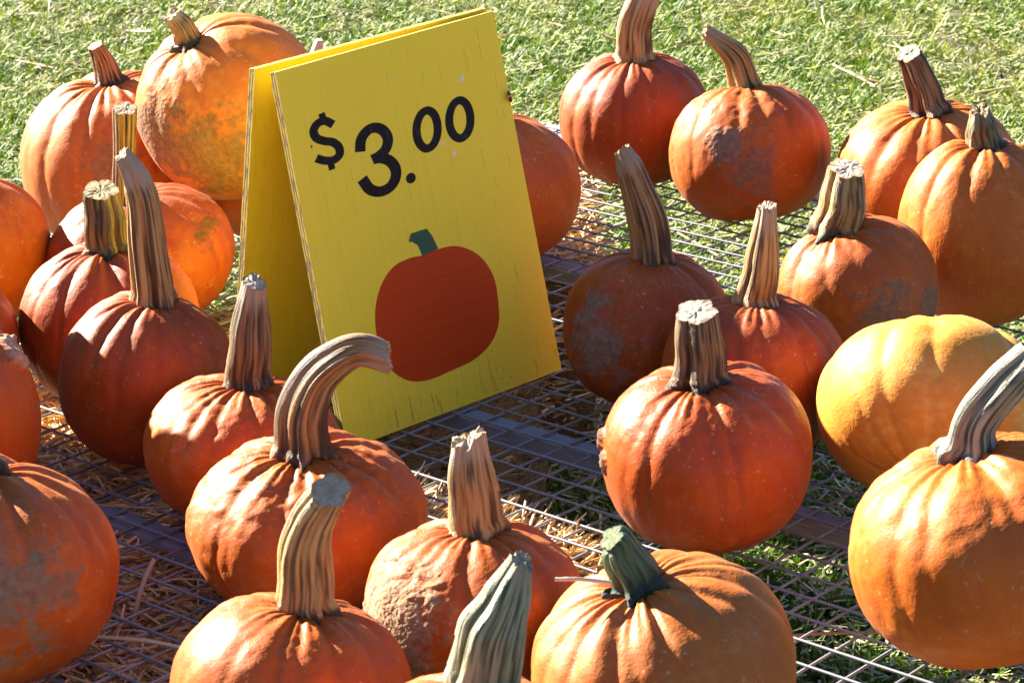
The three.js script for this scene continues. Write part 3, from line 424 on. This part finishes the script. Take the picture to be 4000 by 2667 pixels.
  k.fillStyle = '#2e5f4a'; k.beginPath(); [[0.425, 0.534], [0.440, 0.515], [0.515, 0.516], [0.532, 0.538], [0.548, 0.576], [0.472, 0.581], [0.462, 0.551], [0.441, 0.538]].forEach(([s, t], i) => i ? k.lineTo(X(s), Y(t)) : k.moveTo(X(s), Y(t))); k.closePath(); k.fill();
  k.save(); k.clip(); for (let i = 0; i < 60; i++) { k.strokeStyle = `rgba(120,96,40,${0.1 + 0.2 * r()})`; k.lineWidth = 2; const x = X(0.43 + r() * 0.12), y = Y(0.515 + r() * 0.06); k.beginPath(); k.moveTo(x, y); k.lineTo(x + 14, y + 30); k.stroke(); } k.restore();
  // hairline checks in the plywood, pale scratches, chips and soil splashed on the lowest edge
  for (let i = 0; i < 220; i++) { const x = r() * PW, y = r() * PH, l = 10 + r() * 60; if (x > 0.2 * PW && x < 0.8 * PW && y > 0.53 * PH && y < 0.9 * PH) continue; k.strokeStyle = r() < 0.7 ? `rgba(252,244,190,${0.15 + 0.4 * r()})` : `rgba(110,92,34,${0.15 + 0.3 * r()})`; k.lineWidth = 0.7 + r() * 0.9; k.beginPath(); k.moveTo(x, y); k.lineTo(x + (r() - 0.5) * 4, y + l); k.stroke(); }
  for (let i = 0; i < 15; i++) { const x = r() * PW, l = 15 + r() * r() * 120; k.strokeStyle = `rgba(70,58,26,${0.35 + 0.4 * r()})`; k.lineWidth = 1 + r() * 2; k.beginPath(); k.moveTo(x, PH - r() * 60); k.lineTo(x + (r() - 0.5) * 6, PH - 20 - l); k.stroke(); }
  for (let i = 0; i < 12; i++) { const x = X(0.82 + 0.18 * r()), y = r() * PH; k.strokeStyle = 'rgba(90,74,30,0.5)'; k.lineWidth = 1.3; k.beginPath(); k.moveTo(x, y); k.lineTo(x + 2, y + 20 + 70 * r()); k.stroke(); }
  for (const [s, t, d] of [[0.80, 0.155, 9], [0.66, 0.31, 6], [0.70, 0.345, 7], [0.09, 0.21, 4], [0.49, 0.1, 3]]) { k.fillStyle = d === 4 ? '#7a5c28' : '#e6e2d6'; k.beginPath(); k.ellipse(X(s), Y(t), d, d * 1.4, 0.5, 0, 7); k.fill(); }
  for (let i = 0; i < 90; i++) { k.fillStyle = `rgba(84,66,30,${0.1 + 0.3 * r()})`; k.beginPath(); const e = r(); k.ellipse(r() * PW, PH * (1 - 0.03 * e * e * 4), 1 + r() * 3, 1 + r() * 2, 0, 0, 7); k.fill(); }
  const face = new THREE.CanvasTexture(cv); face.colorSpace = THREE.SRGBColorSpace; face.magFilter = THREE.LinearFilter;
  const plain = pixels(512, 512, true, (u, v, i, j) => { const n = 0.6 * n3(i * 0.35, j * 0.012, 3) + 0.5 * n3(i * 0.06, j * 0.03, 6) + 0.4 * n3(i * 0.9, j * 0.05, 9); const c = mix3([0.74, 0.55, 0.016], [0.86, 0.68, 0.04], clamp(0.5 + n * 0.6)); return n3(i * 0.7, j * 0.02, 14) > 0.52 ? [c[0] * 0.8, c[1] * 0.78, c[2]] : c; });
  const ply = pixels(512, 64, true, (u, v, i, j) => { const lay = Math.floor(v * 5 + 0.25 * n3(i * 0.03, 1, j * 0.02)), worn = n3(i * 0.05, lay * 3.3, 2) + 0.7 * n3(i * 0.35, j * 0.5, 5); const wood = mix3([0.05, 0.035, 0.015], [0.30, 0.22, 0.10], clamp(0.5 + n3(i * 0.2, j * 0.7, lay) * 0.9)); return mix3(wood, [0.70, 0.54, 0.05], sstep(-0.1, 0.25, worn + (lay % 2 ? -0.35 : 0.3))); });
  ply.repeat.set(1, 1);
  const grainBump = pixels(512, 512, false, (u, v, i, j) => { const n = 0.5 + 0.35 * n3(i * 0.5, j * 0.012, 3) + 0.25 * n3(i * 0.12, j * 0.02, 7); return [n, n, n]; }); grainBump.repeat.set(2, 2);
  const faceMat = new THREE.MeshPhysicalMaterial({ map: face, bumpMap: grainBump, bumpScale: 0.0002, roughness: 0.55, specularIntensity: 0.35 });
  const plainMat = new THREE.MeshPhysicalMaterial({ map: plain, bumpMap: grainBump, bumpScale: 0.0006, roughness: 0.45 });
  const plyMat = new THREE.MeshStandardMaterial({ map: ply, bumpMap: ply, bumpScale: 0.0012, roughness: 0.75 });
  // a sheet of plywood: TL TR BR BL of the outer face, thickness vector to the inner face
  const sheet = (tl, tr, br, bl, t) => {
    const q = (a, b, c, d, nu, nv) => { const pos = [], uv = [], idx = []; for (let j = 0; j <= nv; j++) for (let i = 0; i <= nu; i++) { const u = i / nu, v = j / nv, p = a.clone().lerp(b, u).lerp(d.clone().lerp(c, u), v); pos.push(p.x, p.y, p.z); uv.push(u, 1 - v); if (i < nu && j < nv) { const o = j * (nu + 1) + i; idx.push(o, o + nu + 1, o + 1, o + 1, o + nu + 1, o + nu + 2); } } const ge = new THREE.BufferGeometry(); ge.setAttribute('position', new THREE.Float32BufferAttribute(pos, 3)); ge.setAttribute('uv', new THREE.Float32BufferAttribute(uv, 2)); ge.setIndex(idx); ge.computeVertexNormals(); return ge; };
    const i = (p) => p.clone().add(t);
    const edge = mergeGeometries([q(i(tl), i(tr), tr, tl, 1, 1), q(bl, br, i(br), i(bl), 1, 1), q(i(tl), tl, bl, i(bl), 1, 1), q(tr, i(tr), i(br), br, 1, 1)]);
    // side edges carry the layers along their length
    const uvA = edge.attributes.uv; for (let n = 8; n < 16; n++) { const u = uvA.getX(n), v = uvA.getY(n); uvA.setXY(n, v, u); }
    return { outer: q(tl, tr, br, bl, 1, 1), inner: q(i(tr), i(tl), i(bl), i(br), 1, 1), edge };
  };
  const bl = V(-0.2120, 0.001, 0.2334), br = V(0.0903, 0.001, -0.0955), tl = V(-0.3035, 0.5140, 0.1494), tr = V(-0.0115, 0.5260, -0.1890);
  const bk = V(-0.7365, 0, -0.6765), t1 = V(-0.7365, -0.24, -0.6765).normalize().multiplyScalar(0.012);
  const fr = sheet(tl, tr, br, bl, t1);
  const fp = mesh('front_panel', fr.outer, faceMat, g, 'yellow front panel lettered $3.00 with a painted pumpkin');
  mesh('plywood_edge', fr.edge, plyMat, fp); mesh('panel_back', fr.inner, plainMat, fp);
  const at = (p, u, h) => p.clone().setY(0).addScaledVector(bk, u).setY(h);
  const o = [at(bl, 0.1766, 0.511), at(br, 0.1654, 0.5266), at(br, 0.232, 0.001), at(bl, 0.240, 0.001)];
  const ba = sheet(o[1], o[0], o[3], o[2], V(0.7365, 0.1, 0.6765).normalize().multiplyScalar(0.012));
  const bp = mesh('back_panel', ba.outer, plainMat, g);
  mesh('plywood_edge', ba.edge, plyMat, bp); mesh('panel_inside', ba.inner, plainMat, bp);
  // two hinges between the panels, hidden in the gap at the top
  const steel = new THREE.MeshStandardMaterial({ color: new THREE.Color(0.4, 0.4, 0.4), roughness: 0.5, metalness: 0.8 });
  for (const f of [0.2, 0.8]) { const a = tl.clone().lerp(tr, f).addScaledVector(t1, 1.05).setY(0.44), b = o[0].clone().lerp(o[1], f).addScaledVector(bk, -0.006).setY(0.44); mesh('hinge', new THREE.TubeGeometry(new THREE.LineCurve3(a.addScaledVector(bk, 0.012), b), 1, 0.003, 8), steel, g); }
}

// ------------------------------------------------------------ small things
{
  // wasp on the sign's right edge
  const g = thing('wasp', 'small dark amber wasp clinging to the right edge of the yellow sign', 'insect');
  const dark = new THREE.MeshStandardMaterial({ color: new THREE.Color(0.05, 0.022, 0.008), roughness: 0.4 }), amber = new THREE.MeshStandardMaterial({ color: new THREE.Color(0.5, 0.2, 0.02), roughness: 0.5 });
  const wing = new THREE.MeshPhysicalMaterial({ color: new THREE.Color(0.5, 0.36, 0.14), roughness: 0.3, transparent: true, opacity: 0.45, side: THREE.DoubleSide });
  const lathe = (P, m, n) => mesh(n, new THREE.LatheGeometry(P.map(([x, y]) => new THREE.Vector2(x, y)), 14), m, g);
  lathe([[0, -0.0085], [0.0016, -0.007], [0.0026, -0.004], [0.0022, -0.001], [0.0006, 0]], dark, 'abdomen');
  lathe([[0.0004, 0], [0.0019, 0.0012], [0.0023, 0.003], [0.0016, 0.0048], [0.0005, 0.0055]], dark, 'thorax');
  lathe([[0.0004, 0.0055], [0.0015, 0.0062], [0.0014, 0.0074], [0, 0.0082]], dark, 'head');
  for (const s of [-1, 1]) {
    const sh = new THREE.Shape(); sh.moveTo(0, 0.003); sh.quadraticCurveTo(s * 0.006, 0.004, s * 0.0105, -0.002); sh.quadraticCurveTo(s * 0.007, -0.004, 0, 0.001);
    const w = mesh('wing', new THREE.ExtrudeGeometry(sh, { depth: 0.0001, bevelEnabled: false }), wing, g); w.position.z = 0.002; w.rotation.x = 0.25;
    for (let i = 0; i < 3; i++) { const c = new THREE.CatmullRomCurve3([new THREE.Vector3(0, 0.002 + i * 0.001, 0), new THREE.Vector3(s * 0.003, 0.001 + i * 0.0022, -0.0005), new THREE.Vector3(s * 0.0045, -0.002 + i * 0.0035, -0.0024)]); mesh('leg', new THREE.TubeGeometry(c, 8, 0.0003, 5), amber, g); }
  }
  g.scale.setScalar(1.15); g.position.set(0.0125, 0.404, -0.1615); g.rotation.set(-0.2, 0.75, 0.35);
}
function stalk(label, pts, rad, color, name = 'straw_stalk') {
  const c = new THREE.CatmullRomCurve3(pts.map((p) => new THREE.Vector3(...p))), gg = new THREE.TubeGeometry(c, 24, rad, 7), p = gg.attributes.position;
  for (let i = 0; i < p.count; i++) { p.setXYZ(i, p.getX(i) + 0.0006 * n3(p.getX(i) * 300, p.getY(i) * 300, 1), p.getY(i) + 0.0005 * n3(p.getX(i) * 250, 3, p.getZ(i) * 250), p.getZ(i)); }
  gg.computeVertexNormals(); const m = mesh(name, gg, new THREE.MeshStandardMaterial({ color: new THREE.Color(...color), roughness: 0.55, side: THREE.DoubleSide }), scene); m.userData.label = label; m.userData.category = 'straw'; return m;
}
{
  const p = (a, b, y) => grid(a, b, y).toArray();
  stalk('pale straw stalk lying across the wires right of the muddy bottom left pumpkin', [p(18.2, 3.4, 0.004), p(17.6, 4.6, 0.005), p(17.2, 5.8, 0.003)], 0.0024, [0.66, 0.56, 0.34]);
  stalk('upright flattened straw poking up through the mesh at lower left', [p(16.3, 2.6, -0.03), p(16.0, 2.7, 0.02), p(15.7, 2.8, 0.05)], 0.0030, [0.60, 0.50, 0.36]);
  stalk('thin brown straw stem lying over the grey batten at left', [p(13.0, -2.6, 0.004), p(12.2, -1.2, 0.005), p(11.4, -0.4, 0.006)], 0.0015, [0.46, 0.30, 0.12]);
  stalk('pale straw caught beside the green stem of the tan pumpkin', [[0.060, 0.225, 1.17], [0.085, 0.226, 1.172], [0.118, 0.222, 1.172]], 0.0022, [0.68, 0.57, 0.40]);
  stalk('long straw curved over the wires between the two right front pumpkins', [p(6.4, 13.6, -0.07), p(5.4, 15.0, -0.06), p(4.6, 16.6, -0.05)], 0.0022, [0.45, 0.27, 0.1]);
  const st = thing('wooden_stake', 'short weathered wooden stake behind the largest pumpkin, left of the sign top', 'stake');
  const sg = new THREE.BoxGeometry(0.045, 0.66, 0.018, 4, 12, 1), q = sg.attributes.position; for (let i = 0; i < q.count; i++) { const y = q.getY(i); if (y > 0.32) q.setY(i, y + 0.02 * (q.getX(i) > 0 ? 1 : -0.6)); q.setX(i, q.getX(i) + 0.002 * n3(y * 20, q.getX(i) * 40, 1)); }
  sg.computeVertexNormals(); mesh('post', sg, new THREE.MeshStandardMaterial({ color: new THREE.Color(0.42, 0.33, 0.26), roughness: 0.85 }), st);
  st.position.set(-0.404, GROUND + 0.268, -1.46); st.rotation.set(0, 0.3, -0.08);
  // broad dark leaf lying on the grass past the bench's far edge
  const lf = thing('weed_plant', 'broad dark green weed leaf just beyond the far bench edge right of the sign', 'plant');
  const gm = new THREE.MeshStandardMaterial({ color: new THREE.Color(0.035, 0.085, 0.03), roughness: 0.5, side: THREE.DoubleSide });
  for (const [az, l, w, el] of [[0.2, 0.13, 0.075, 0.3], [2.2, 0.10, 0.06, 0.5], [4.1, 0.11, 0.06, 0.4]]) {
    const ge = new THREE.PlaneGeometry(l, w, 8, 6), z = ge.attributes.position; for (let i = 0; i < z.count; i++) { const u = z.getX(i) / l + 0.5, v = z.getY(i) / w; z.setXYZ(i, u * l, el * u * l - 0.35 * u * u * l + 0.12 * Math.abs(v) * w, v * w * Math.sin(Math.PI * Math.pow(clamp(u, 0.02, 0.98), 0.7))); }
    ge.computeVertexNormals(); const m = mesh('leaf', ge, gm, lf); m.rotation.y = az;
  }
  mesh('leaf_stalk', new THREE.TubeGeometry(new THREE.CatmullRomCurve3([new THREE.Vector3(0, 0, 0), new THREE.Vector3(0.09, 0.04, 0.01), new THREE.Vector3(0.2, 0.035, 0.03)]), 16, 0.006, 7), gm, lf);
  lf.position.set(0.03, GROUND + 0.27, -1.72);
}
renderer.render(scene, camera);
